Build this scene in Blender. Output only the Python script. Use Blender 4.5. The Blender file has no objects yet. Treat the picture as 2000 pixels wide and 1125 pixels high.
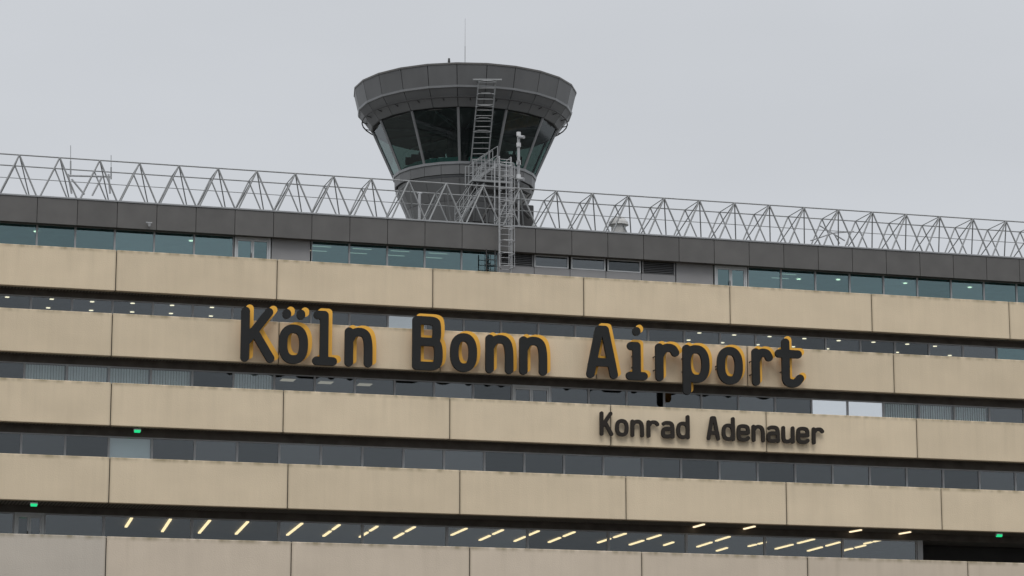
import bpy, math, random
import numpy as np
from mathutils import Vector
random.seed(7)
S = bpy.context.scene
COL = S.collection
S.view_settings.view_transform = 'Standard'
S.view_settings.look = 'None'

# ------------------------------------------------------------ camera model
F = 5200.0
A = math.radians(15.9); Pp = math.radians(11.42)
CAM = Vector((0, 0, 1.6))
R_ = Vector((math.cos(A), -math.sin(A), 0))
FW = Vector((math.sin(A)*math.cos(Pp), math.cos(A)*math.cos(Pp), math.sin(Pp)))
UP = Vector((-math.sin(A)*math.sin(Pp), -math.cos(A)*math.sin(Pp), math.cos(Pp)))
XV = 1000 + F/(math.tan(A)*math.cos(Pp)); YV = 562.5 + F*math.tan(Pp)
def ray(px, py): return FW + R_*((px-1000)/F) + UP*((562.5-py)/F)
def atY(px, py, Y):
    d = ray(px, py); return CAM + d*((Y-CAM.y)/d.y)
def atZ(px, py, Z):
    d = ray(px, py); return CAM + d*((Z-CAM.z)/d.z)
def yl(px, y0): return y0 + (YV-y0)*(px-1000)/(XV-1000)
def XX(px, y0, Y): return atY(px, yl(px, y0), Y).x
def ZZ(y0, Y): return atY(1000, y0, Y).z

cd = bpy.data.cameras.new('camera'); cam = bpy.data.objects.new('camera', cd); COL.objects.link(cam)
cam.location = CAM; cam.rotation_euler = (math.pi/2+Pp, 0, -A)
cd.sensor_width = 36; cd.lens = F/2000*36; cd.clip_end = 5000; cd.clip_start = 0.5
S.camera = cam

# ------------------------------------------------------------ materials
def newmat(name):
    m = bpy.data.materials.new(name); m.use_nodes = True
    nt = m.node_tree; nt.nodes.clear()
    return m, nt, nt.nodes, nt.links
def principled(name, col, rough=0.6, metal=0.0, var=0.15, scale=1.5, stretch=(1,1,1), bump=0.0, objvar=0.0, spec=0.4):
    m, nt, N, L = newmat(name)
    out = N.new('ShaderNodeOutputMaterial'); b = N.new('ShaderNodeBsdfPrincipled')
    L.new(b.outputs[0], out.inputs[0])
    b.inputs['Roughness'].default_value = rough; b.inputs['Metallic'].default_value = metal
    b.inputs['Specular IOR Level'].default_value = spec
    g = N.new('ShaderNodeNewGeometry'); mp = N.new('ShaderNodeMapping'); mp.inputs['Scale'].default_value = stretch
    L.new(g.outputs['Position'], mp.inputs[0])
    n = N.new('ShaderNodeTexNoise'); n.inputs['Scale'].default_value = scale; n.inputs['Detail'].default_value = 6
    L.new(mp.outputs[0], n.inputs['Vector'])
    mr = N.new('ShaderNodeMapRange'); L.new(n.outputs[0], mr.inputs[0])
    mr.inputs[1].default_value = .25; mr.inputs[2].default_value = .75
    mr.inputs[3].default_value = 1-var; mr.inputs[4].default_value = 1+var
    val = mr.outputs[0]
    if objvar:
        oi = N.new('ShaderNodeObjectInfo'); m2 = N.new('ShaderNodeMapRange'); L.new(oi.outputs['Random'], m2.inputs[0])
        m2.inputs[3].default_value = 1-objvar; m2.inputs[4].default_value = 1+objvar
        mm = N.new('ShaderNodeMath'); mm.operation = 'MULTIPLY'; L.new(val, mm.inputs[0]); L.new(m2.outputs[0], mm.inputs[1]); val = mm.outputs[0]
    vm = N.new('ShaderNodeVectorMath'); vm.operation = 'SCALE'; vm.inputs[0].default_value = col; L.new(val, vm.inputs['Scale'])
    L.new(vm.outputs[0], b.inputs['Base Color'])
    if bump:
        bp = N.new('ShaderNodeBump'); bp.inputs['Strength'].default_value = bump; bp.inputs['Distance'].default_value = .02
        n2 = N.new('ShaderNodeTexNoise'); n2.inputs['Scale'].default_value = 14; L.new(g.outputs['Position'], n2.inputs['Vector'])
        L.new(n2.outputs[0], bp.inputs['Height']); L.new(bp.outputs[0], b.inputs['Normal'])
    return m
def emis(name, col, st):
    m, nt, N, L = newmat(name)
    out = N.new('ShaderNodeOutputMaterial'); e = N.new('ShaderNodeEmission')
    e.inputs[0].default_value = (*col, 1); e.inputs[1].default_value = st; L.new(e.outputs[0], out.inputs[0]); return m
def glass(name, tint, base=0.05, k=1.0, rcol=(.93, .97, 1), objvar=.15):
    m, nt, N, L = newmat(name)
    out = N.new('ShaderNodeOutputMaterial'); t = N.new('ShaderNodeBsdfTransparent'); g = N.new('ShaderNodeBsdfGlossy')
    t.inputs[0].default_value = (*tint, 1); g.inputs[0].default_value = (*rcol, 1); g.inputs['Roughness'].default_value = .03
    fr = N.new('ShaderNodeFresnel'); fr.inputs[0].default_value = 1.5
    ma = N.new('ShaderNodeMath'); ma.operation = 'MULTIPLY_ADD'; L.new(fr.outputs[0], ma.inputs[0]); ma.inputs[1].default_value = k; ma.inputs[2].default_value = base
    oi = N.new('ShaderNodeObjectInfo'); mr = N.new('ShaderNodeMapRange'); L.new(oi.outputs['Random'], mr.inputs[0])
    mr.inputs[3].default_value = 1-objvar; mr.inputs[4].default_value = 1+objvar
    mu = N.new('ShaderNodeMath'); mu.operation = 'MULTIPLY'; L.new(ma.outputs[0], mu.inputs[0]); L.new(mr.outputs[0], mu.inputs[1])
    mx = N.new('ShaderNodeMixShader'); L.new(mu.outputs[0], mx.inputs[0]); L.new(t.outputs[0], mx.inputs[1]); L.new(g.outputs[0], mx.inputs[2])
    L.new(mx.outputs[0], out.inputs[0])
    return m
def concrete(name='beige_concrete', col=(.72, .605, .44)):
    m, nt, N, L = newmat(name)
    out = N.new('ShaderNodeOutputMaterial'); b = N.new('ShaderNodeBsdfPrincipled'); L.new(b.outputs[0], out.inputs[0])
    b.inputs['Roughness'].default_value = .9; b.inputs['Specular IOR Level'].default_value = .2
    g = N.new('ShaderNodeNewGeometry'); tc = N.new('ShaderNodeTexCoord'); sp = N.new('ShaderNodeSeparateXYZ'); L.new(tc.outputs['Generated'], sp.inputs[0])
    def noise(scale, st, det=5, lo=.3, hi=.7, a=0., z=1.):
        mp = N.new('ShaderNodeMapping'); mp.inputs['Scale'].default_value = st; L.new(g.outputs['Position'], mp.inputs[0])
        n = N.new('ShaderNodeTexNoise'); n.inputs['Scale'].default_value = scale; n.inputs['Detail'].default_value = det; L.new(mp.outputs[0], n.inputs['Vector'])
        r = N.new('ShaderNodeMapRange'); L.new(n.outputs[0], r.inputs[0]); r.inputs[1].default_value = lo; r.inputs[2].default_value = hi
        r.inputs[3].default_value = a; r.inputs[4].default_value = z; return r.outputs[0]
    def math_(op, a, c):
        x = N.new('ShaderNodeMath'); x.operation = op
        for i, v in enumerate((a, c)):
            if isinstance(v, (int, float)): x.inputs[i].default_value = v
            else: L.new(v, x.inputs[i])
        return x.outputs[0]
    streak = noise(3.2, (1, 1, .10), 6, .3, .7, .98, 1.018)
    fine = noise(9, (1, 1, .05), 3, .3, .7, .988, 1.012)
    blot = noise(.45, (1, 1, 1.6), 4, .3, .7, .95, 1.04)
    oi = N.new('ShaderNodeObjectInfo'); rr = N.new('ShaderNodeMapRange'); L.new(oi.outputs['Random'], rr.inputs[0]); rr.inputs[3].default_value = .96; rr.inputs[4].default_value = 1.03
    v = math_('MULTIPLY', math_('MULTIPLY', streak, blot), math_('MULTIPLY', rr.outputs[0], fine))
    vm = N.new('ShaderNodeVectorMath'); vm.operation = 'SCALE'; vm.inputs[0].default_value = col; L.new(v, vm.inputs['Scale'])
    # weathering below the top edge
    edge = N.new('ShaderNodeMapRange'); edge.interpolation_type = 'SMOOTHSTEP'; L.new(sp.outputs['Z'], edge.inputs[0])
    edge.inputs[1].default_value = .89; edge.inputs[2].default_value = 1.0
    drip = noise(2.6, (1, 1, .12), 7, .36, .68, 0, 1)
    f1 = math_('MULTIPLY', edge.outputs[0], math_('MULTIPLY', drip, .75))
    mx = N.new('ShaderNodeMix'); mx.data_type = 'RGBA'; L.new(f1, mx.inputs[0]); L.new(vm.outputs[0], mx.inputs[6]); mx.inputs[7].default_value = (.2, .165, .085, 1)
    # long run-off drips
    edge2 = N.new('ShaderNodeMapRange'); L.new(sp.outputs['Z'], edge2.inputs[0]); edge2.inputs[1].default_value = .1; edge2.inputs[2].default_value = 1
    dr2 = noise(1.7, (1, 1, .03), 8, .57, .75, 0, .22)
    mx2 = N.new('ShaderNodeMix'); mx2.data_type = 'RGBA'; L.new(math_('MULTIPLY', edge2.outputs[0], dr2), mx2.inputs[0]); L.new(mx.outputs[2], mx2.inputs[6]); mx2.inputs[7].default_value = (.3, .25, .17, 1)
    # grime beside the panel joints
    ax = math_('ABSOLUTE', math_('SUBTRACT', sp.outputs['X'], .5), 0)
    je = N.new('ShaderNodeMapRange'); je.interpolation_type = 'SMOOTHSTEP'; L.new(ax, je.inputs[0]); je.inputs[1].default_value = .485; je.inputs[2].default_value = .5; je.inputs[4].default_value = .3
    mx3 = N.new('ShaderNodeMix'); mx3.data_type = 'RGBA'; L.new(je.outputs[0], mx3.inputs[0]); L.new(mx2.outputs[2], mx3.inputs[6]); mx3.inputs[7].default_value = (.3, .26, .19, 1)
    L.new(mx3.outputs[2], b.inputs['Base Color'])
    bp = N.new('ShaderNodeBump'); bp.inputs['Strength'].default_value = .2; bp.inputs['Distance'].default_value = .02
    L.new(noise(20, (1, 1, 1), 3), bp.inputs['Height']); L.new(bp.outputs[0], b.inputs['Normal'])
    return m
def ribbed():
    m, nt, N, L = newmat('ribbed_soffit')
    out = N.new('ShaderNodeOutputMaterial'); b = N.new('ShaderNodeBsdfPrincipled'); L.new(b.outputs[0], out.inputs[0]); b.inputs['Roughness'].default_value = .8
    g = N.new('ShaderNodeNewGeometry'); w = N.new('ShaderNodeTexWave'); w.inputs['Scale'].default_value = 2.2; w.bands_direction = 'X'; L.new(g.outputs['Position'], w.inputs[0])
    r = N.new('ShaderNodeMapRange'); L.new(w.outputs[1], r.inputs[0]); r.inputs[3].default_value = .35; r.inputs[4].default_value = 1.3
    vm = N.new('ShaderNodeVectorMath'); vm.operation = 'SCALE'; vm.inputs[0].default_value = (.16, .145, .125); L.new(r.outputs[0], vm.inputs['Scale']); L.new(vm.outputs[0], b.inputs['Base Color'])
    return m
M = dict(
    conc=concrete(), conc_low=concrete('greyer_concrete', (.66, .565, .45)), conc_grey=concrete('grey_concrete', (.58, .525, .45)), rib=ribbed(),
    fascia=principled('dark_metal_cladding', (.115, .112, .108), .45, .0, .12, 1.2, (1, 1, 1), objvar=.06),
    coping=principled('grey_metal_coping', (.30, .31, .32), .4, .3, .1),
    tower=principled('tower_cladding', (.135, .138, .14), .42, .0, .14, .9, (1, 1, .5), objvar=.03),
    dark=principled('dark_gap', (.03, .03, .03), .8),
    header=principled('dark_brown_header', (.10, .09, .08), .7, 0, .3, 2),
    frame=principled('aluminium_frame', (.34, .35, .36), .4, .2, .1),
    mull=principled('dark_cab_mullion', (.24, .245, .25), .4, .3, .1),
    lframe=principled('pale_frame', (.50, .52, .53), .4, .1, .1),
    galv=principled('galvanised_steel', (.30, .31, .315), .5, .3, .15, 3),
    lgalv=principled('pale_painted_steel', (.38, .39, .40), .5, .1, .12, 3),
    mgalv=principled('dull_painted_steel', (.27, .28, .285), .5, .1, .12, 3),
    vent=principled('pale_vent_metal', (.5, .5, .49), .5, .1, .12, 3),
    dsteel=principled('dark_steel', (.05, .05, .05), .5, .3, .1),
    letter=principled('charcoal_letter', (.026, .027, .027), .7, 0, .1, spec=.15),
    letter2=principled('brown_black_letter', (.032, .027, .023), .7, 0, .1, spec=.15),
    yellow=principled('amber_yellow_letter', (.90, .47, .06), .5, 0, .06),
    panel=principled('grey_wall_panel', (.27, .27, .275), .5, 0, .08, 1, objvar=.05),
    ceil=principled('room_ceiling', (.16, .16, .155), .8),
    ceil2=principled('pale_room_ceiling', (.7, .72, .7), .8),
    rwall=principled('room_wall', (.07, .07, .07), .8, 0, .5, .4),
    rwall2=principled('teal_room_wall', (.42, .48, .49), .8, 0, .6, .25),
    blind=principled('white_blind', (.85, .88, .88), .7, 0, .12, 8, (1, 1, .02)),
    bright=principled('white_roller_blind', (.95, .97, 1.0), .7, 0, .03),
    roof=principled('roof_gravel', (.2, .2, .19), .9),
    ground=principled('asphalt', (.055, .055, .057), .9, 0, .25, .3, bump=.3),
    white=principled('white_paint', (.58, .59, .60), .4),
    tealbox=principled('teal_screen', (.10, .35, .33), .4),
    g_mid=glass('slate_glass', (.60, .64, .65), .055, .9, objvar=.28),
    g_clear=glass('clear_glass', (.86, .90, .90), .04, .9),
    g_mirror=glass('bright_reflecting_glass', (.86, .90, .90), .80, .3, (.95, .98, 1), 0),
    g_half=glass('half_reflecting_glass', (.86, .90, .90), .28, .9, (.95, .98, 1), 0),
    g_top=glass('teal_glass', (.50, .68, .69), .12, 1.0, (.78, .97, 1), .2),
    g_cab=glass('tinted_cab_glass', (.36, .47, .44), .02, .6),
    tube=emis('warm_tube_light', (1, .72, .38), 3.4),
    tube2=emis('warm_soffit_light', (1, .80, .52), 1.4),
    down=emis('round_downlight', (1, .84, .58), 3.2),
    dim=emis('dim_panel_light', (1, .85, .66), .6),
    green=emis('green_lamp', (.03, .95, .35), .8),
)

# ------------------------------------------------------------ mesh builder
ORI = {}
class MB:
    def __init__(s): s.v = []; s.f = []
    def box(s, x0, x1, y0, y1, z0, z1):
        b = len(s.v)
        s.v += [(x0,y0,z0),(x1,y0,z0),(x1,y1,z0),(x0,y1,z0),(x0,y0,z1),(x1,y0,z1),(x1,y1,z1),(x0,y1,z1)]
        s.f += [tuple(b+i for i in q) for q in ((0,3,2,1),(4,5,6,7),(0,1,5,4),(1,2,6,5),(2,3,7,6),(3,0,4,7))]
        return s
    def hexa(s, p):   # 8 points: bottom ring 0-3, top ring 4-7
        b = len(s.v); s.v += [tuple(q) for q in p]
        s.f += [tuple(b+i for i in q) for q in ((0,3,2,1),(4,5,6,7),(0,1,5,4),(1,2,6,5),(2,3,7,6),(3,0,4,7))]
        return s
    def tube(s, p, q, r, n=8, r2=None):
        p = Vector(p); q = Vector(q); d = (q-p).normalized(); r2 = r if r2 is None else r2
        u = d.orthogonal().normalized(); w = d.cross(u); b = len(s.v)
        for c, rr in ((p, r), (q, r2)):
            for i in range(n):
                a = 2*math.pi*i/n; s.v.append(tuple(c+u*math.cos(a)*rr+w*math.sin(a)*rr))
        for i in range(n):
            j = (i+1) % n; s.f.append((b+i, b+j, b+n+j, b+n+i))
        s.f.append(tuple(b+i for i in reversed(range(n)))); s.f.append(tuple(b+n+i for i in range(n)))
        return s
    def poly(s, pts, r, n=6):
        for a, c in zip(pts, pts[1:]): s.tube(a, c, r, n)
        return s
    def face(s, pts):
        b = len(s.v); s.v += [tuple(p) for p in pts]; s.f.append(tuple(range(b, b+len(pts)))); return s
    def build(s, name, mat, parent=None, bevel=0, smooth=False):
        o0 = ORI.get(parent.name, Vector((0,0,0))) if parent else Vector((0,0,0))
        me = bpy.data.meshes.new(name); me.from_pydata([tuple(Vector(v)-o0) for v in s.v], [], s.f); me.update()
        me.materials.append(mat)
        ob = bpy.data.objects.new(name, me); COL.objects.link(ob)
        if parent: ob.parent = parent
        ORI[ob.name] = o0
        if smooth:
            for p in me.polygons: p.use_smooth = True
        if bevel:
            md = ob.modifiers.new('bevel', 'BEVEL'); md.width = bevel; md.segments = 2; md.limit_method = 'ANGLE'
        return ob
def tag(o, label=None, cat=None, group=None, kind=None):
    if label: o['label'] = label
    if cat: o['category'] = cat
    if group: o['group'] = group
    if kind: o['kind'] = kind
    return o
def thing(name, label, cat, loc, group=None):
    e = bpy.data.objects.new(name, None); COL.objects.link(e); e.location = loc; e.empty_display_size = .3
    ORI[e.name] = Vector(loc); tag(e, label, cat, group); return e
def single(mb, name, mat, label, cat, loc, group=None, smooth=False):
    o = mb.build(name, mat, None, smooth=smooth)
    for v in o.data.vertices: v.co -= Vector(loc)
    o.location = loc; tag(o, label, cat, group); return o

# ------------------------------------------------------------ ground
g = MB(); g.face([(-900,-900,0),(900,-900,0),(900,1400,0),(-900,1400,0)])
tag(g.build('ground', M['ground']), kind='structure')

# ------------------------------------------------------------ terminal building
Yb = [115.4, 112.1, 109.2, 106.3, 103.2]
top1000 = [533, 652, 782, 922, 1070.5]
bot1000 = [609.5, 732, 862.5, 1007.5, 1165]
Zt = [ZZ(y, Y) for y, Y in zip(top1000, Yb)]
Zb = [ZZ(y, Y) for y, Y in zip(bot1000, Yb)]
XL, XR = -8.0, 84.0
B = thing('terminal_building', 'long terraced airport terminal with beige concrete bands, ribbon windows and dark metal top storey', 'building', (38, 112, 0))
jref = [(228, 1702), (220, 1745), (218, 1790), (215, 1838), (208, 1890)]
for i in range(5):
    xa = XX(jref[i][0], top1000[i], Yb[i]); xb = XX(jref[i][1], top1000[i], Yb[i]); p = (xb-xa)/5
    for k in range(-3, 8):
        x0 = xa+k*p+.018; x1 = xa+(k+1)*p-.018
        dy = random.uniform(-.008, .008)
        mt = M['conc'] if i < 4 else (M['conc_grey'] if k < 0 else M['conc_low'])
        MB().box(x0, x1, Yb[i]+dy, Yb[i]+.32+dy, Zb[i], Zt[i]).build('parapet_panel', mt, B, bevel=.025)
    MB().box(xa-3*p, xa+8*p, Yb[i]+.06, Yb[i]+.28, Zb[i]+.05, Zt[i]-.05).build('joint_backing', M['dark'], B)
    # terrace / floor slab of this storey
    MB().box(XL, XR, Yb[i]+.345, 136, Zb[i]+.06, Zb[i]+.26).build('floor_slab', M['rib'], B)
set_ = [0, 1.1, 1.1, 1.1, 2.3]
wt1000 = [493, 627, 751.5, 882.5, 1031]
Yw = [118.7] + [Yb[i-1]+set_[i] for i in range(1, 5)]
Zw = [ZZ(wt1000[i], Yw[i]) for i in range(5)]
for i in range(1, 5):
    MB().box(XL, XR, Yw[i]-.06, Yw[i]+.1, Zw[i], Zb[i-1]+.058).build('window_header', M['header'], B)
for i in range(5):
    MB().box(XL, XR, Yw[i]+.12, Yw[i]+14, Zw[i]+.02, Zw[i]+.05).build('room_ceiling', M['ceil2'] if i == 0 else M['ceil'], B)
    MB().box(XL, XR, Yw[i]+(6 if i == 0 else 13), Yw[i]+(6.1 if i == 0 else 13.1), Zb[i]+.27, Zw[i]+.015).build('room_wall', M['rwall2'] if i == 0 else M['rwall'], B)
MB().box(XL-.2, XL, 104, 136, 4, Zw[0]).build('end_wall', M['conc'], B)
MB().box(XR, XR+.2, 104, 136, 4, Zw[0]).build('end_wall', M['conc'], B)
MB().box(XL, XR, Yb[4]+1.5, Yb[4]+1.9, 0, Zb[4]+.05).build('lower_wall', M['conc'], B)

def window(x0, x1, i, name='window', gl='g_mid', fr='frame', zt=None, zb=None, s=.042, blind=None, Y=None, parent=None):
    Y = Yw[i] if Y is None else Y
    zt = Zw[i] if zt is None else zt; zb = Zb[i]+.27 if zb is None else zb
    m = MB(); x0 += .002; x1 -= .002
    m.box(x0, x0+s, Y-.05, Y+.06, zb, zt-.003); m.box(x1-s, x1, Y-.05, Y+.06, zb, zt-.003)
    m.box(x0+s, x1-s, Y-.04, Y+.05, zt-.055, zt-.003); m.box(x0+s, x1-s, Y-.04, Y+.05, zb, zb+.06)
    w = m.build(name, M[fr], parent or B)
    if blind and gl == 'g_mid': gl = 'g_clear'
    MB().box(x0+s, x1-s, Y, Y+.012, zb+.06, zt-.055).build('pane', M[gl], w)
    if blind:
        lo = zb+.07 if blind[1] >= 1 else zt-.06-(zt-zb)*blind[1]
        if blind[0] == 'blind':
            b = MB(); n = 14; ww = (x1-x0-2*s-.06)/n
            for k in range(n):
                xx = x0+s+.03+k*ww; b.hexa([(xx,Y+.12,lo),(xx+ww*.93,Y+.17,lo),(xx+ww*.93,Y+.175,lo),(xx,Y+.125,lo),(xx,Y+.12,zt-.06),(xx+ww*.93,Y+.17,zt-.06),(xx+ww*.93,Y+.175,zt-.06),(xx,Y+.125,zt-.06)])
            b.build('blind', M['blind'], w)
        else:
            MB().box(x0+s+.01, x1-s-.01, Y+.1, Y+.11, lo, zt-.06).build('blind', M['bright'], w)
    return w
def door(x0, x1, i, zt, Y, leafs=(0.5,), gl='g_mid'):
    m = MB(); s = .09; zb = Zb[i]+.27
    m.box(x0, x0+s, Y-.08, Y+.06, zb, zt); m.box(x1-s, x1, Y-.08, Y+.06, zb, zt); m.box(x0+s, x1-s, Y-.07, Y+.05, zt-.1, zt)
    d = m.build('door', M['lframe'], B)
    xs = [x0+s] + [x0+(x1-x0)*l for l in leafs] + [x1-s]
    for a, b in zip(xs, xs[1:]):
        l = MB(); a += .004; b -= .004; t = .07
        l.box(a, a+t, Y-.05, Y+.03, zb, zt-.105); l.box(b-t, b, Y-.05, Y+.03, zb, zt-.105); l.box(a+t, b-t, Y-.045, Y+.025, zt-.2, zt-.105); l.box(a+t, b-t, Y-.045, Y+.025, zb, zb+.2)
        l.build('door_leaf', M['lframe'], d)
        MB().box(a+t, b-t, Y, Y+.01, zb+.2, zt-.2).build('pane', M[gl], d)
    h = MB(); xm = xs[1]-.06 if len(xs) > 2 else x0+.2
    h.tube((xm, Y-.1, zt-1.15), (xm, Y-.1, zt-.75), .018); h.tube((xm, Y-.1, zt-1.1), (xm, Y-.03, zt-1.1), .012); h.tube((xm, Y-.1, zt-.8), (xm, Y-.03, zt-.8), .012)
    h.build('handle', M['dsteel'], d)

def pxof(x, y, z):
    v = Vector((x, y, z))-CAM; return 1000+F*v.dot(R_)/v.dot(FW)
# row 1, 2, 3 ribbon windows
for i, (pa, pb, n) in {1: (61, 1880, 25), 2: (131, 1863, 23), 3: (42, 1982, 25)}.items():
    xa = XX(pa, wt1000[i], Yw[i]); xb = XX(pb, wt1000[i], Yw[i]); p = (xb-xa)/n
    ddone = False
    for k in range(-2, n+3):
        x0 = xa+k*p; x1 = x0+p; bl = None
        px = pxof((x0+x1)/2, Yw[i], Zw[i])
        if px < -110 or px > 2110: continue
        gl = 'g_mid'
        if i == 2:
            if px < 376 or 455 < px < 540 or 1720 < px < 1935: bl = ('blind', 1)
            if 1580 < px < 1722: bl = ('bright', 1); gl = 'g_mirror'
            if px < 40: bl = None
        if i == 1 and 755 < px < 830: bl = ('bright', 1); gl = 'g_half'
        if i == 3 and 205 < px < 295: bl = ('bright', .45)
        if i == 2 and 1000 < px < 1080 and not ddone:
            door(x0+.01, x1-.01, 2, Zw[2], Yw[2]); ddone = True; continue
        if i == 1 and 1945 < px: gl = 'g_top'
        window(x0, x1, i, blind=bl, gl=gl)
# row 4 wide windows
js = [XX(q, wt1000[4], Yw[4]) for q in (-80, 28, 87, 203, 375, 545, 708, 873, 1030, 1188, 1340, 1493, 1645, 1790)]
for k, (a, b) in enumerate(zip(js, js[1:])):
    if k == 1: door(a+.01, b-.01, 4, Zw[4], Yw[4])
    else: window(a, b, 4, name='wide_window', s=.05)
xr = js[-1]
MB().box(xr+.002, xr+.25, Yw[4]-.1, Yw[4]+.15, Zb[4]+.27, Zw[4]).build('opening_post', M['frame'], B)
MB().box(xr+.26, xr+.3, Yw[4]+.15, Yw[4]+12, Zb[4]+.27, Zw[4]).build('recess_wall', M['dark'], B)
MB().box(xr+.3, XR, Yw[4]+1.8, Yw[4]+1.9, Zb[4]+.27, Zw[4]).build('recess_wall', M['dark'], B)

# top storey
YF = 118.2
def XT(q): return XX(q, 510, Yw[0])
for run in ([-82, -5, 72, 147, 224, 301, 379, 456], [608, 682, 756, 829, 901, 972], [1460, 1525, 1592, 1659, 1725, 1791, 1857, 1921, 1985, 2048, 2110]):
    for a, b in zip(run, run[1:]):
        window(XT(a), XT(b), 0, name='tinted_window', gl='g_top', fr='frame', s=.04)
door(XT(458), XT(528), 0, Zw[0]-.02, Yw[0], gl='g_top'); door(XT(1395), XT(1458), 0, Zw[0]-.02, Yw[0], gl='g_top')
def wpanel(a, b, zt=None, zb=None):
    MB().box(XT(a)+.012, XT(b)-.012, Yw[0]-.03, Yw[0]+.05, Zb[0]+.27 if zb is None else zb, Zw[0]-.01 if zt is None else zt).build('wall_panel', M['panel'], B, bevel=.008)
wpanel(530, 606); wpanel(1320, 1393)
zs = ZZ(519, Yw[0]); zs0 = ZZ(500, Yw[0])
for a, b in ((975, 1043), (1043, 1113), (1113, 1183), (1183, 1252), (1252, 1319)): wpanel(a, b, zt=zs-.01)
for a, b in ((1043, 1110), (1115, 1182), (1186, 1251)):
    window(XT(a), XT(b), 0, name='small_window', gl='g_mid', fr='lframe', zb=zs, zt=Zw[0]-.05, s=.06)
def louvre(a, b):
    x0, x1 = XT(a), XT(b); m = MB(); z = zs; top = Zw[0]-.06; n = 7
    m.box(x0, x0+.05, Yw[0]-.05, Yw[0]+.08, z, top); m.box(x1-.05, x1, Yw[0]-.05, Yw[0]+.08, z, top)
    o = m.build('louvre', M['panel'], B)
    s = MB(); h = (top-z)/n
    for k in range(n):
        zz = z+k*h; s.hexa([(x0+.05,Yw[0]-.04,zz),(x1-.05,Yw[0]-.04,zz),(x1-.05,Yw[0]-.03,zz-.0),(x0+.05,Yw[0]-.03,zz),(x0+.05,Yw[0]+.03,zz+h*.8),(x1-.05,Yw[0]+.03,zz+h*.8),(x1-.05,Yw[0]+.04,zz+h*.8),(x0+.05,Yw[0]+.04,zz+h*.8)])
    s.build('slats', M['mull'], o)
    MB().box(x0+.05, x1-.05, Yw[0]+.06, Yw[0]+.07, z, top).build('backing', M['dark'], o)
louvre(977, 1041); louvre(1254, 1318)
# fascia
zf0 = ZZ(491, YF); zf1 = ZZ(443, YF)
xa = XX(73, 460, YF); xb = XX(1862, 460, YF); p = (xb-xa)/25
for k in range(-6, 34):
    MB().box(xa+k*p+.012, xa+(k+1)*p-.012, YF, YF+.06, zf0, zf1).build('fascia_panel', M['fascia'], B, bevel=.008)
MB().box(xa-6*p, xa+34*p, YF+.065, YF+.4, zf0+.02, zf1-.01).build('fascia_backing', M['dark'], B)
MB().box(xa-6*p, xa+34*p, YF-.04, YF+.42, zf1+.002, zf1+.06).build('roof_coping', M['coping'], B)
MB().box(XL, XR, YF+.42, 150, zf1-.35, zf1-.05).build('roof_slab', M['roof'], B)
MB().box(XL, XR, YF+.07, Yw[0]+.1, Zw[0]+.001, zf0+.018).build('window_header', M['header'], B)

# interior lights
def disc(c, r, mat, n=12):
    m = MB(); m.tube(c+Vector((0,0,0)), c+Vector((0,0,-.02)), r, n); m.build('ceiling_light', M[mat], B)
for q in [(14,580),(101,584),(178,606),(180,589),(259,592),(258,609),(336,596),(334,612),(414,600),(412,617),(94,601),
          (1366,650),(1434,654),(1503,657),(1571,661),(1638,665),(1706,668),(1772,672),(1411,669),(1480,673),(1549,677),(1616,681),(1752,688),(1826,676),(1855,694),(1345,664)]:
    c = atZ(q[0], q[1], Zw[1]-.0)
    if c.y > Yw[1]+.2: disc(c, .10, 'down')
def tube_light(p0, p1, Z, mat='tube', w=.055):
    a = atZ(p0[0], p0[1], Z); b = atZ(p1[0], p1[1], Z)
    m = MB(); d = (b-a); d.z = 0; n = Vector((-d.y, d.x, 0)).normalized()*w
    h = Vector((0, 0, -.05))
    m.hexa([a-n+h, b-n+h, b+n+h, a+n+h, a-n, b-n, b+n, a+n]); m.build('tube_light', M[mat], B)
T = [((246,1028),(257,1011)),((317,1037),(333,1013)),((389,1040),(410,1015)),((461,1042),(484,1018)),((561,1044),(590,1021)),((632,1046),(663,1024)),((703,1048),(737,1027)),((770,1050),(810,1028)),((882,1044),(911,1031)),((937,1054),(982,1034)),((1005,1056),(1052,1036)),((1072,1058),(1122,1038)),((1168,1059),(1222,1041)),((1230,1063),(1290,1044)),((1297,1064),(1315,1058)),((1362,1067),(1425,1047)),((1462,1066),(1495,1058)),((1515,1071),(1590,1052)),((1578,1075),(1640,1058)),((1645,1075),(1690,1064)),((1688,1061),(1720,1054)),((1400,1075),(1420,1069))]
def seg(a, b, t0, t1): return ((a[0]+(b[0]-a[0])*t0, a[1]+(b[1]-a[1])*t0), (a[0]+(b[0]-a[0])*t1, a[1]+(b[1]-a[1])*t1))
for a, b in T:
    if b[0]-a[0] > 30:
        for t0, t1 in ((0, .44), (.58, 1)):
            q = seg(a, b, t0, t1); tube_light(q[0], q[1], Zw[4]+.0)
    else: tube_light(a, b, Zw[4]+.0)
for a, b in (((1355,1028.5),(1375,1023)),((1453,1032),(1474,1027)),((1660,1038),(1682,1034)),((1755,1042),(1778,1038))): tube_light(a, b, Zb[3]+.05, 'tube2', .045)
for q in ((562,742),(636,747),(712,751)):
    a = atZ(q[0], q[1], Zw[2]); MB().box(a.x-.3, a.x+.3, a.y-.3, a.y+.3, Zw[2]-.02, Zw[2]+.0).build('ceiling_light', M['dim'], B)
for q in ((373,470),(70,452),(1637,546),(1768,553),(1894,561),(1560,545)):
    c = atZ(q[0], q[1], Zw[0]); 
    if Yw[0]+.3 < c.y < Yw[0]+6: disc(c, .1, 'down')
for q0 in (620, 700, 775, 850, 1540):
    a = XT(q0)
    for dy in (1.2, 2.2): MB().box(a, a+.9, Yw[0]+dy, Yw[0]+dy+.04, Zw[0]-.01, Zw[0]+.018).build('strip_light', M['dim'], B)

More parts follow.
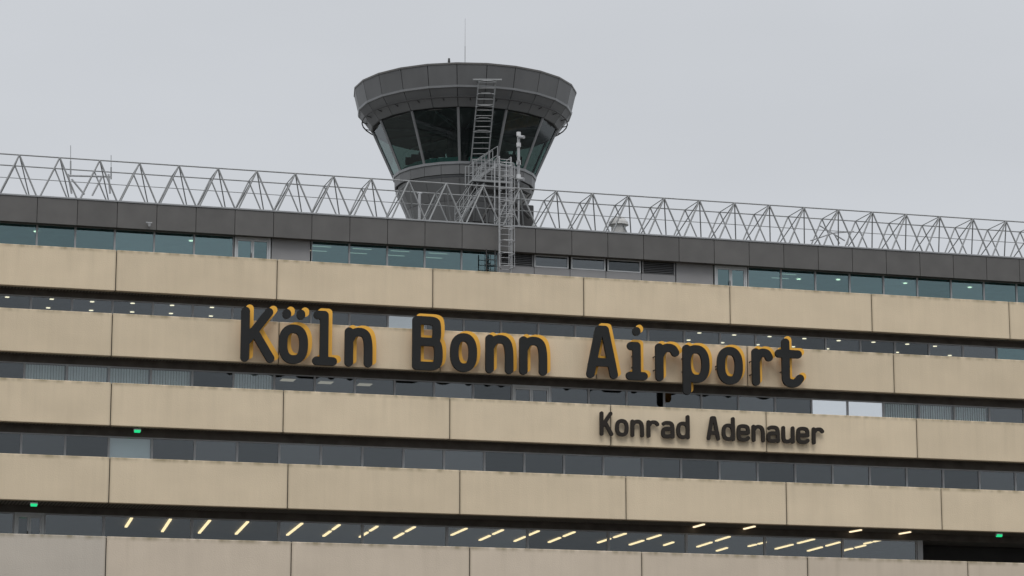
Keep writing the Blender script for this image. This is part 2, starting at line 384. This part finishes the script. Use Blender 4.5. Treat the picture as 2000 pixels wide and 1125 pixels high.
# ------------------------------------------------------------ letters
XH = .67
def chai(p, n=2, closed=False):
    p = [Vector((a, b)) for a, b in p]
    for _ in range(n):
        q = [] if closed else [p[0]]
        m = len(p)
        for i in range(m if closed else m-1):
            a = p[i]; b = p[(i+1) % m]; q += [a*.75+b*.25, a*.25+b*.75]
        if not closed: q.append(p[-1])
        p = q
    p = [tuple(v) for v in p]
    return p+[p[0]] if closed else p
def sup(x0, x1, y0, y1, e=.82):
    r = []
    for k in range(33):
        t = 2*math.pi*k/32; c, s = math.cos(t), math.sin(t)
        r.append(((x0+x1)/2+(x1-x0)/2*math.copysign(abs(c)**e, c), (y0+y1)/2+(y1-y0)/2*math.copysign(abs(s)**e, s)))
    return r
G = {
 'K': [[(0,0),(0,1)], [(.92,1),(.06,.36)], [(.34,.58),(1,0)]],
 'o': [sup(0,1,0,XH)],
 'ö': [sup(0,1,0,XH), [(.16,.97),(.16,1)], [(.84,.97),(.84,1)]],
 'l': [[(.05,1),(.45,1),(.45,.0)], [(0,0),(1,0)]],
 'n': [[(0,0),(0,XH)], chai([(0,XH-.2),(.25,XH),(.80,XH),(1,XH-.18),(1,0)])],
 'B': [[(0,0),(0,1),(.3,1)], chai([(.3,1),(.85,1),(.92,.9),(.92,.62),(.8,.53),(.3,.53)]), [(0,.53),(.5,.53)], chai([(.4,.53),(.9,.53),(1,.4),(1,.12),(.88,0),(.3,0)]), [(0,0),(.4,0)]],
 'A': [[(0,0),(.1,.28),(.38,1),(.62,1),(.9,.28),(1,0)], [(.1,.27),(.9,.27)]],
 'i': [[(.5,1),(.5,1.01)], [(.1,XH),(.5,XH),(.5,0)], [(0,0),(1,0)]],
 'r': [[(.08,0),(.08,XH)], chai([(.08,XH-.2),(.35,XH),(.85,XH),(1,XH-.1)])],
 'p': [[(0,XH),(0,-.28)], sup(0,1,0,XH)],
 't': [[(.32,.93),(.32,.2)], chai([(.32,.25),(.32,.05),(.5,0),(.8,0),(1,.12)]), [(0,XH),(.92,XH)]],
 'd': [[(1,0),(1,1)], sup(0,1,0,XH)],
 'a': [chai([(.08,XH-.05),(.25,XH),(.85,XH),(1,XH-.15),(1,0)]), chai([(1,.38),(.2,.38),(0,.3),(0,.08),(.15,0),(.7,0),(1,.12)])],
 'e': [[(0,.34),(1,.34)], chai([(1,.34),(1,.55),(.85,XH),(.15,XH),(0,.55),(0,.12),(.15,0),(.8,0),(1,.09)])],
 'u': [chai([(0,XH),(0,.12),(.15,0),(.6,0),(1,.16)]), [(1,XH),(1,0)]],
}
FIX = {'l': (.45, .25, .7), 'i': (.5, .25, .5), 't': (.32, .3, .67), 'A': (.1, .28, .27), 'd': (0, .3, .34), 'a': (0, .2, .19), 'e': (0, .34, .2), 'o': (0, .3, .36), 'ö': (0, .3, .36), 'u': (0, .2, .5)}
def glyph(ch, x0, x1, zb, cap, s, y0, y1, grid):
    h = s/2; strokes = [[(x0+h+px_*(x1-x0-s), zb+h+pz*(cap-s)) for px_, pz in st] for st in G[ch]]
    segs = [(a, b) for st in strokes for a, b in zip(st, st[1:])]
    xs = [p[0] for st in strokes for p in st]; zs_ = [p[1] for st in strokes for p in st]
    ox = min(xs)-s*.7; oz = min(zs_)-s*.7; nx = int((max(xs)-ox+s*.7)/grid)+2; nz = int((max(zs_)-oz+s*.7)/grid)+2
    gx, gz = np.meshgrid(ox+np.arange(nx)*grid, oz+np.arange(nz)*grid, indexing='ij')
    d = np.full(gx.shape, 1e9)
    for (ax, az), (bx, bz) in segs:
        dx, dz = bx-ax, bz-az; L2 = dx*dx+dz*dz+1e-12
        t = np.clip(((gx-ax)*dx+(gz-az)*dz)/L2, 0, 1)
        d = np.minimum(d, np.hypot(gx-(ax+t*dx), gz-(az+t*dz)))
    d -= h; d[np.abs(d) < 1e-5] = 1e-5
    m = MB(); idx = {}
    def vert(key, x, z):
        if key not in idx:
            idx[key] = len(m.v); m.v.append((x, y0, z)); m.v.append((x, y1, z))
        return idx[key]
    for i in range(nx-1):
        for j in range(nz-1):
            c = [(i,j),(i+1,j),(i+1,j+1),(i,j+1)]; val = [d[a] for a in c]
            if min(val) > 0: continue
            pl = []
            for k in range(4):
                a, b = c[k], c[(k+1) % 4]; va, vb = val[k], val[(k+1) % 4]
                if va < 0: pl.append((vert(a, gx[a], gz[a]), False))
                if (va < 0) != (vb < 0):
                    t = va/(va-vb); key = (min(a, b), max(a, b))
                    pl.append((vert(key, gx[a]+(gx[b]-gx[a])*t, gz[a]+(gz[b]-gz[a])*t), True))
            ids = [q[0] for q in pl]
            if len(ids) < 3: continue
            m.f.append(tuple(ids)); m.f.append(tuple(q+1 for q in reversed(ids)))
            for k in range(len(pl)):
                a, b = pl[k], pl[(k+1) % len(pl)]
                if a[1] and b[1]:
                    m.f.append((b[0], a[0], a[0]+1, b[0]+1))
    return m
YS = Yb[1]-.75
zbase = ZZ(730.5, YS); cap = ZZ(626.5, YS)-zbase; st = .37
word = [('K',471,537),('ö',545,602),('l',611,659),('n',674,728),('B',806,865),('o',880,932),('n',949,1003),('n',1015,1069),('A',1146,1207),('i',1223,1265),('r',1278,1327),('p',1334,1386),('o',1401,1451),('r',1467,1510),('t',1515,1570)]
sg = thing('airport_sign', 'large charcoal lettering with amber backing reading the airport name across the second beige band', 'sign', (XX(1000,730,YS), YS, zbase))
for ch, a, b in word:
    x0 = XX(a, 680, YS); x1 = XX(b, 680, YS)
    L_ = glyph(ch, x0, x1, zbase, cap, st, YS, YS+.14, .035).build('letter', M['letter'], sg)
    glyph(ch, x0+.24, x1+.24, zbase+.17, cap, st*.94, YS+.32, YS+.38, .04).build('letter_backing', M['yellow'], L_)
    fx, z1_, z2_ = FIX.get(ch, (.02, .2, .5))
    for zz in (z1_, z2_):
        xm = x0+st/2+fx*(x1-x0-st); z_ = zbase+st/2+zz*(cap-st)
        MB().tube((xm, YS+.13, z_), (xm, Yb[1]+.02, z_), .03).build('bracket', M['dsteel'], L_)
YS2 = Yb[2]-.24
zb2 = ZZ(843.5, YS2); cap2 = ZZ(795.5, YS2)-zb2
sg2 = thing('name_sign', 'smaller dark brown lettering spelling a two word name on the third beige band', 'sign', (XX(1390,843,YS2), YS2, zb2))
xa = XX(1172, 820, YS2); xb = XX(1610, 820, YS2); cw = .61; pit = (xb-xa-cw)/14
for k, ch in enumerate('Konrad Adenauer'):
    if ch == ' ': continue
    x0 = xa+k*pit
    w = glyph(ch, x0, x0+cw, zb2, cap2, .165, YS2, YS2+.10, .018).build('letter', M['letter2'], sg2)
    fx, z1_, z2_ = FIX.get(ch, (.02, .2, .5)); xm = x0+.085+fx*(cw-.17); z_ = zb2+.085+z1_*(cap2-.17)
    MB().tube((xm, YS2+.09, z_), (xm, Yb[2]+.02, z_), .02).build('bracket', M['dsteel'], w)

# ------------------------------------------------------------ control tower
TY = 128.0
tc = atY(908, 185, TY); D = (tc-CAM).dot(FW); TX = tc.x
bb = math.atan2(TX, TY)
fr_ = Vector((-math.sin(bb), -math.cos(bb), 0)); rt_ = Vector((math.cos(bb), -math.sin(bb), 0))
def tz(y): return atY(908, y, TY).z
def tr(px): return px*D/F
def RP(r, th, z):
    th = math.radians(th); q = rt_*math.sin(th)*r+fr_*math.cos(th)*r
    return Vector((TX+q.x, TY+q.y, z))
TW = thing('control_tower', 'grey faceted airport control tower cab with leaning dark windows above the terminal roof', 'control tower', (TX, TY, zf1-.3))
rings = {'A': (tr(217), tz(186)), 'B': (tr(208), tz(224)), 'B2': (tr(206), tz(227)), 'C': (tr(183), tz(256)), 'D': (tr(139), tz(349)), 'E': (tr(137), tz(354)), 'E2': (tr(136), tz(372)), 'G': (tr(104), tz(445))}
def panel_ring(name, r0, z0, r1, z1, mat, n=24, gap=.18, th0=-4, thick=.08, bev=0):
    m = MB(); st_ = 360/n
    for k in range(n):
        a = th0+k*st_+gap; b = th0+(k+1)*st_-gap
        m.hexa([RP(r0,a,z0), RP(r0,b,z0), RP(r0-thick,b,z0), RP(r0-thick,a,z0), RP(r1,a,z1), RP(r1,b,z1), RP(r1-thick,b,z1), RP(r1-thick,a,z1)])
    return m.build(name, mat, TW)
def cone(name, r0, z0, r1, z1, mat, n=24, th0=-4, cap=True):
    m = MB()
    for k in range(n):
        a = th0+k*360/n; b = th0+(k+1)*360/n
        m.face([RP(r0,a,z0), RP(r0,b,z0), RP(r1,b,z1), RP(r1,a,z1)])
    if cap:
        m.face([RP(r1, th0+k*360/n, z1) for k in range(n)]); m.face([RP(r0, th0-k*360/n, z0) for k in range(n)])
    return m.build(name, mat, TW)
rA, zA = rings['A']; rB, zB = rings['B']; rC, zC = rings['C']; rD, zD = rings['D']; rE, zE = rings['E']; rE2, zE2 = rings['E2']; rG, zG = rings['G']
panel_ring('upper_cladding', rB, zB+.04, rA, zA, M['tower'])
cone('cladding_backing', rB-.1, zB+.03, rA-.1, zA-.02, M['dark'])
cone('roof_edge', rA+.03, zA+.002, rA+.03, zA+.09, M['fascia'])
cone('gutter', rB+.02, zB-.06, rB+.05, zB+.035, M['coping'])
panel_ring('lower_cladding', rC, zC, rings['B2'][0], zB-.065, M['tower'])
cone('cladding_backing', rC-.1, zC+.01, rB-.13, zB-.07, M['dark'])
for k in range(12):
    a = -4+30*k; b = a+30
    rc, rd = rC-.12, rD-.08
    p = [RP(rd,a,zD), RP(rd,b,zD), RP(rc,b,zC-.01), RP(rc,a,zC-.01)]
    MB().face(p).build('window_pane', M['g_cab'], TW)
    MB().tube(RP(rd+.02,a,zD), RP(rc+.02,a,zC-.01), .07, 6).build('mullion', M['mull'], TW)
cone('window_sill', rD, zD-.12, rD+.03, zD, M['coping'])
panel_ring('sill_cladding', rE2+.0, zE2, rE, zD-.125, M['tower'])
cone('cladding_backing', rE2-.1, zE2+.01, rE-.1, zD-.13, M['dark'])
cone('neck_ring', rE2-.25, zE2-.16, rE2-.15, zE2-.003, M['coping'])
panel_ring('shaft_cladding', tr(116), tz(418), rE2-.05, zE2-.165, M['tower'])
panel_ring('shaft_cladding', tr(104), tz(455), tr(116)-.01, tz(418)-.02, M['tower'])
cone('shaft', tr(102), tz(460), rE2-.2, zE2-.17, M['dark'])
cone('cab_floor', rD-.25, zD+.0, rD-.25, zD+.04, M['rwall'])
cone('cab_ceiling', rC-.25, zC-.06, rC-.25, zC-.02, M['ceil'])
for k in range(12):
    a = -4+30*k
    MB().tube(RP(.5,a,zC-.12), RP(rC-.4,a+15,zC-.12), .05, 5).tube(RP(rC*.5,a-10,zC-.12), RP(rC-.4,a-15,zC-.12), .04, 5).build('ceiling_beam', M['mull'], TW)
MB().tube(RP(0,0,zD+.05), RP(0,0,zC-.07), .9, 12).build('cab_core', M['rwall'], TW)
for th, wd in ((-62, 14), (-38, 12), (-18, 13), (12, 8), (36, 14), (60, 12)):
    r = rD-.45
    m = MB(); m.hexa([RP(r,th-wd,zD+.05), RP(r,th+wd,zD+.05), RP(r-.7,th+wd,zD+.05), RP(r-.7,th-wd,zD+.05), RP(r+.05,th-wd,zD+.34), RP(r+.05,th+wd,zD+.34), RP(r-.7,th+wd,zD+.42), RP(r-.7,th-wd,zD+.42)])
    c = m.build('console', M['tealbox'], TW)
    for dt in (-wd*.55, wd*.4):
        m = MB()
        q = RP(r-.3, th+dt, zD+.45); e = rt_*.28; n_ = fr_*.04; u_ = Vector((0,0,.4))
        m.hexa([q-e+n_, q+e+n_, q+e-n_, q-e-n_, q-e+n_+u_, q+e+n_+u_, q+e-n_+u_, q-e-n_+u_])
        m.build('monitor', M['dsteel'], c)
m = MB(); rr = tr(200); zz = tz(243)
pts = [RP(rr, k*7.5, zz) for k in range(49)]
m.poly(pts, .035, 6)
for k in range(24): m.tube(RP(rr, k*15+3, zz), RP(rC+.02, k*15+3, zC+.25), .025, 5)
m.build('ring_rail', M['dsteel'], TW)
th = 10.7
lad = MB()
P0 = RP(rD+.3, th, zD-.1); P1 = RP(rB+.45, th, zB+.2); sd = rt_*.42
for s in (-1, 1):
    lad.tube(P0+sd*s, P1+sd*s, .035, 6)
    lad.tube(P1+sd*s, RP(rB-.1, th, zB+.25)+sd*s, .03, 6)
    lad.tube(P0+sd*s, RP(rE-.1, th, zE)+sd*s, .03, 6)
    q = P0.lerp(P1, .5)
    lad.tube(q+sd*s, q+sd*s-fr_*.5, .03, 6)
lad.tube(P1-sd*1.7, P1+sd*1.7, .05, 6)
for k in range(15):
    q = P0.lerp(P1, (k+.5)/15); lad.tube(q-sd, q+sd, .02, 5)
lad.build('ladder', M['galv'], TW)
hoop = MB()
for k in range(5):
    q = P0.lerp(P1, .35+.15*k); hoop.poly([q-sd, q-sd*1.05+fr_*.35, q-sd*.5+fr_*.6, q+sd*.5+fr_*.6, q+sd*1.05+fr_*.35, q+sd], .018, 5)
hoop.build('ladder_guard', M['galv'], TW)

# antenna rod and warning lamp on top
q0 = RP(0,0,zA+.09); tip = atY(910, 36, TY)
single(MB().tube(q0, Vector((q0.x, q0.y, tip.z-1.5)), .018, 6).tube((q0.x, q0.y, tip.z-1.5), (q0.x, q0.y, tip.z), .010, 6, .007), 'antenna', M['galv'], 'thin tall whip antenna on the centre of the tower cab roof', 'antenna', tuple(q0))
q = RP(tr(33)*3.2, -20, zA+.09); q = Vector((atY(877, 120, q.y).x, q.y, zA+.09))
lt = thing('warning_lamp', 'small obstruction lamp on a short post at the edge of the tower cab roof', 'lamp', tuple(q))
zt_ = atY(877, 114, q.y).z
MB().tube(q, (q.x, q.y, zt_-.2), .03, 6).tube((q.x-.12, q.y, zt_-.25), (q.x+.12, q.y, zt_-.25), .02, 5).build('post', M['dsteel'], lt)
MB().tube((q.x, q.y, zt_-.2), (q.x, q.y, zt_), .07, 8, .05).build('lamp_head', M['dsteel'], lt)

# ------------------------------------------------------------ roof truss
YT = YF+.25; YR = YT+2.1
ztop = ZZ(367, YT); zbt = zf1+.08
xa = XX(38, 367, YT); xb = XX(1965, 367, YT); p = (xb-xa)/27
tr_ = thing('roof_truss', 'long galvanised lattice truss of triangular bays running along the roof edge', 'truss', (xa, YT, zbt))
x_0 = xa-4.5*p; x_1 = xa+31.5*p
for (yy, z_, nm, r) in ((YT, ztop, 'top_chord', .032), (YR, ztop, 'top_chord', .03), (YT, zbt+.03, 'bottom_chord', .03), (YR, zbt+.03, 'bottom_chord', .03), (YT+1.0, zbt+(ztop-zbt)*.55, 'middle_chord', .018)):
    MB().tube((x_0, yy, z_), (x_1, yy, z_), r, 6).build(nm, M['galv'], tr_)
for k in range(-4, 32):
    x = xa+k*p; P = Vector((x, YT, ztop)); Q = Vector((x, YR, ztop)); m = MB()
    m.tube(P, (x-p*.46, YT, zbt), .040, 6); m.tube(P, (x+p*.46, YT, zbt), .040, 6)
    m.tube(P, (x-p*.46, YR, zbt), .030, 6); m.tube(P, (x+p*.46, YR, zbt), .030, 6)
    m.tube(Q, (x-p*.46, YR, zbt), .034, 6); m.tube(Q, (x+p*.46, YR, zbt), .034, 6)
    m.tube(P, Q, .024, 6)
    m.tube((x-p*.46, YT, zbt), (x-p*.46, YR, zbt), .022, 6)
    m.build('brace', M['galv'], tr_)

# ------------------------------------------------------------ caged ladder
YL = 117.75
def PL(px, py, Y=YL): return atY(px, py, Y)
xl, xr_ = PL(975, 440).x, PL(998, 440).x; ztp = PL(985, 306).z; zbo = Zb[0]+.28
cl = thing('caged_ladder', 'pale galvanised ladder with safety cage climbing past the dark fascia beside the tower', 'ladder', ((xl+xr_)/2, YL, zbo))
for s in (xl, xr_):
    m = MB(); m.tube((s, YL, zbo), (s, YL, ztp), .033, 6)
    m.tube((s, YL, zf1+.3), (s, YF+.3, zf1+.3), .03, 6); m.tube((s, YL, ztp), (s, YL+.8, ztp), .03, 6); m.tube((s, YL+.8, ztp), (s, YL+.8, zf1), .03, 6)
    m.build('rail', M['lgalv'], cl)
m = MB(); z = zbo+.25
while z < ztp: m.tube((xl, YL, z), (xr_, YL, z), .016, 5); z += .28
m.build('rung', M['lgalv'], cl)
m = MB(); xm = (xl+xr_)/2; z0 = Zt[0]+.7
def hp(z): return [Vector((xm+.36*math.sin(t), YL-.32-.36*math.cos(t), z)) for t in [math.radians(v) for v in (-150,-120,-80,-40,0,40,80,120,150)]]
z = z0
while z < ztp+.05:
    h = hp(z); m.poly([Vector((xl,YL,z))]+h+[Vector((xr_,YL,z))], .02, 5); z += .62
zl = z-.62
for k in (1, 2, 4, 6, 7): a = hp(z0)[k]; b = hp(zl)[k]; m.tube(a, b, .016, 5)
m.build('safety_cage', M['lgalv'], cl)

x5, x6 = PL(950, 500, 118).x, PL(967, 500, 118).x
m = MB(); zz1 = PL(958, 487, 118).z
for s in (x5, x6): m.tube((s, 118, zbo), (s, 118, zz1), .03, 6)
z = zbo+.2
while z < zz1: m.tube((x5, 118, z), (x6, 118, z), .016, 5); z += .25
single(m, 'service_ladder', M['dsteel'], 'short dark ladder against the teal window left of the caged ladder', 'ladder', ((x5+x6)/2, 118, zbo))

# ------------------------------------------------------------ stair and landing in front of tower
YG = 121.3
st_t = thing('roof_stair', 'steel stair with landing and handrails in front of the control tower', 'stair', tuple(atY(940, 430, YG)))
def G3(px, py, Y=YG): return atY(px, py, Y)
za = G3(950, 352).z; xl1, xl2 = G3(922, 352).x, G3(1000, 352).x
MB().box(xl1, xl2, YG-.1, YG+1.3, za-.1, za).build('landing', M['mgalv'], st_t)
for yy in (YG-.08, YG+1.28):
    m = MB()
    for hh in (.5, .95): m.tube((xl1, yy, za+hh), (xl2, yy, za+hh), .018, 6)
    for k in range(4): xx = xl1+(xl2-xl1)*k/3; m.tube((xx, yy, za), (xx, yy, za+.95), .02, 6)
    m.build('handrail', M['mgalv'], st_t)
def flight(pa, pb, Y, n, w=.9):
    a, b = G3(*pa, Y), G3(*pb, Y)
    for yy in (Y, Y+w): 
        MB().hexa([(a.x-.03,yy,a.z-.1),(b.x-.03,yy,b.z-.1),(b.x-.03,yy+.04,b.z-.1),(a.x-.03,yy+.04,a.z-.1),(a.x-.03,yy,a.z+.08),(b.x-.03,yy,b.z+.08),(b.x-.03,yy+.04,b.z+.08),(a.x-.03,yy+.04,a.z+.08)]).build('stringer', M['mgalv'], st_t)
    for k in range(n):
        q = Vector((a.x, a.y, a.z)).lerp(Vector((b.x, b.y, b.z)), (k+.5)/n); MB().box(q.x-.14, q.x+.14, Y+.045, Y+w-.005, q.z-.02, q.z+.02).build('tread', M['mgalv'], st_t)
    for yy in (Y+.02, Y+w+.02):
        r = MB()
        for hh in (.5, .95): r.tube((a.x, yy, a.z+hh), (b.x, yy, b.z+hh), .018, 6)
        for k in range(4):
            q = a.lerp(b, k/3); r.tube((q.x, yy, q.z), (q.x, yy, q.z+.95), .02, 6)
        r.build('handrail', M['mgalv'], st_t)
flight((898, 432), (948, 356), YG, 9)
flight((925, 352), (972, 322), YG+1.4, 6)
m = MB()
for a, b in (((975,365),(940,432)), ((975,365),(1035,425)), ((1000,362),(1035,380)), ((935,360),(975,430)), ((1035,378),(990,432)), ((975,358),(975,440)), ((1002,358),(1002,440)), ((920,358),(920,440))):
    m.tube(G3(*a, YG+.4), G3(*b, YG+.4), .085, 6)
m.box(xl1+.1, xl2+.5, YG+.1, YG+1.2, za-.4, za-.12)
m.build('support_frame', M['dsteel'], st_t)
e = G3(1020, 405, YG+.9)
MB().box(e.x-.7, e.x+.6, YG+.9, YG+1.6, zf1-.05, e.z+.15).build('machine_box', M['dsteel'], st_t, bevel=.05)

# camera mast
YM = 120.6
b0 = atY(1013, 440, YM); t0 = atY(1011, 262, YM)
cm = thing('camera_mast', 'slim white mast with cameras rising right of the caged ladder', 'mast', (b0.x, YM, zf1-.05))
MB().tube((b0.x, YM, zf1-.05), (b0.x, YM, atY(1011, 355, YM).z), .045, 8).tube((b0.x, YM, atY(1011,355,YM).z), (b0.x, YM, t0.z), .07, 10).build('pole', M['lgalv'], cm)
for y_ in (262, 283, 318, 345):
    z = atY(1011, y_, YM).z; MB().tube((b0.x, YM, z-.1), (b0.x, YM, z+.1), .11, 10).build('collar', M['white'], cm)
for y_, dx in ((268, .16), (316, -.14), (350, .14)):
    z = atY(1011, y_, YM).z; MB().tube((b0.x, YM-.1, z), (b0.x+dx, YM-.4, z-.08), .08, 8).build('camera_head', M['lgalv'], cm)

# roof vent
YVt = 120.9; c = atY(1208, 447, YVt)
rv = thing('roof_vent', 'squat pale grey cowl vent behind the roof truss right of the tower', 'vent', (c.x, YVt, zf1-.05))
zz0 = atY(1208, 440, YVt).z; zz1 = atY(1208, 423, YVt).z; hv = zz1-zz0
MB().tube((c.x, YVt, zf1-.05), (c.x, YVt, zz0), .36, 20).build('vent_neck', M['vent'], rv)
MB().tube((c.x, YVt, zz0), (c.x, YVt, zz0+hv*.35), .50, 24, .47).tube((c.x, YVt, zz0+hv*.352), (c.x, YVt, zz0+hv*.75), .44, 24, .33).tube((c.x, YVt, zz0+hv*.752), (c.x, YVt, zz1), .32, 24, .14).build('vent_cowl', M['vent'], rv)

YD = 120.0
m = MB()
for a, b in (((140,378),(133,340)), ((133,343),(215,345)), ((215,378),(212,340)), ((180,382),(200,344)), ((165,380),(140,350))):
    m.tube(atY(*a, YD), atY(*b, YD), .045, 6)
single(m, 'equipment_stand', M['lgalv'], 'pale tubular stand inside the roof truss near its left end', 'stand', tuple(atY(175, 382, YD)))
for (px, y0_, y1_, lab) in ((138, 284, 345, 'thin lightning rod above the truss, leftmost of the two'), (217, 303, 350, 'thin lightning rod above the truss at the right side of the pale tubular stand')):
    a = atY(px, y1_, 120.05); b = atY(px, y0_, 120.05)
    single(MB().tube(a, b, .015, 5).tube(a, a.lerp(b, .5), .035, 6), 'lightning_rod', M['galv'], lab, 'rod', tuple(a))
a = atY(819, 428, 120.4); b = atY(817, 377, 120.4)
single(MB().tube((a.x, a.y, zf1-.05), (a.x, a.y, b.z), .07, 8).tube((a.x-.12, a.y, b.z), (a.x+.12, a.y, b.z), .05, 6), 'roof_post', M['lgalv'], 'short pale post on the roof in front of the left side of the tower', 'post', (a.x, a.y, zf1-.05))
m = MB()
for a, b in (((1583,470),(1628,455)), ((1628,455),(1668,452)), ((1628,455),(1640,476)), ((1660,452),(1655,478)), ((1600,440),(1650,470))):
    m.tube(atY(*a, 119.9), atY(*b, 119.9), .035, 6)
single(m, 'tilted_stand', M['lgalv'], 'small tilted tubular stand inside the right half of the roof truss', 'stand', tuple(atY(1628, 478, 119.9)))

# wall camera on fascia
a = atY(291, 437, YF-.25)
wc = thing('wall_camera', 'small dome camera on a bracket below the dark fascia at left', 'camera', tuple(a))
MB().tube((a.x, YF-.01, a.z+.05), (a.x, YF-.25, a.z+.05), .03, 6).tube((a.x-.14, YF-.25, a.z+.05), (a.x+.14, YF-.25, a.z+.05), .03, 6).build('bracket', M['lgalv'], wc)
MB().tube((a.x+.02, YF-.25, a.z+.04), (a.x+.02, YF-.25, a.z-.13), .09, 10, .05).build('camera_head', M['lgalv'], wc)

# green lamps under soffits
for px, py, Y, zc, lab in ((268, 841, Yb[2]+.2, Zb[2], 'green exit lamp hanging under the third beige band'), (66, 985, Yb[3]+.2, Zb[3], 'green exit lamp under the fourth beige band above the glass door at lower left'), (1951, 1045, Yb[3]+.2, Zb[3], 'green exit lamp in the dark opening at lower right')):
    a = atY(px, py, Y)
    g_ = thing('exit_lamp', lab, 'lamp', (a.x, Y, zc+.05))
    MB().box(a.x-.15, a.x+.15, Y-.06, Y+.06, a.z-.04, a.z+.07).build('housing', M['frame'], g_)
    MB().box(a.x-.12, a.x+.12, Y-.075, Y+.05, a.z-.08, a.z-.041).box(a.x-.13, a.x+.13, Y-.07, Y-.062, a.z-.04, a.z+.02).build('lens', M['green'], g_)
    MB().tube((a.x, Y, a.z+.07), (a.x, Y, zc+.06), .02, 6).build('hanger', M['dsteel'], g_)

# ------------------------------------------------------------ light
W = bpy.data.worlds.new('World'); S.world = W; W.use_nodes = True
nt = W.node_tree; nt.nodes.clear(); N = nt.nodes; L = nt.links
out = N.new('ShaderNodeOutputWorld')
sky = N.new('ShaderNodeTexSky'); sky.sky_type = 'NISHITA'; sky.sun_disc = False; sky.sun_elevation = math.radians(50); sky.sun_rotation = math.radians(195)
b1 = N.new('ShaderNodeBackground'); b1.inputs[1].default_value = .004; L.new(sky.outputs[0], b1.inputs[0])
tcn = N.new('ShaderNodeTexCoord'); sx = N.new('ShaderNodeSeparateXYZ'); L.new(tcn.outputs['Generated'], sx.inputs[0])
mr = N.new('ShaderNodeMapRange'); L.new(sx.outputs['Z'], mr.inputs[0]); mr.inputs[1].default_value = .34; mr.inputs[2].default_value = 1; mr.inputs[3].default_value = 0; mr.inputs[4].default_value = 1
cr = N.new('ShaderNodeMix'); cr.data_type = 'RGBA'; L.new(mr.outputs[0], cr.inputs[0]); cr.inputs[6].default_value = (.58, .60, .63, 1); cr.inputs[7].default_value = (1.5, 1.5, 1.52, 1)
nz = N.new('ShaderNodeTexNoise'); nz.inputs['Scale'].default_value = 5; nz.inputs['Detail'].default_value = 3
mpn = N.new('ShaderNodeMapping'); mpn.inputs['Scale'].default_value = (1, 1, 3); L.new(tcn.outputs['Generated'], mpn.inputs[0]); L.new(mpn.outputs[0], nz.inputs['Vector'])
m3 = N.new('ShaderNodeMapRange'); L.new(nz.outputs[0], m3.inputs[0]); m3.inputs[1].default_value = .3; m3.inputs[2].default_value = .7; m3.inputs[3].default_value = .97; m3.inputs[4].default_value = 1.03
b2 = N.new('ShaderNodeBackground'); L.new(cr.outputs[2], b2.inputs[0]); L.new(m3.outputs[0], b2.inputs[1])
ad = N.new('ShaderNodeAddShader'); L.new(b1.outputs[0], ad.inputs[0]); L.new(b2.outputs[0], ad.inputs[1]); L.new(ad.outputs[0], out.inputs[0])
sl = bpy.data.lights.new('sun', 'SUN'); sl.energy = .8; sl.angle = math.radians(25); sl.color = (1, .97, .93)
so = bpy.data.objects.new('sun', sl); COL.objects.link(so)
el, az = math.radians(50), math.radians(195)   # azimuth clockwise from +Y
dirv = Vector((math.sin(az)*math.cos(el), math.cos(az)*math.cos(el), math.sin(el)))
so.rotation_euler = dirv.to_track_quat('Z', 'Y').to_euler()
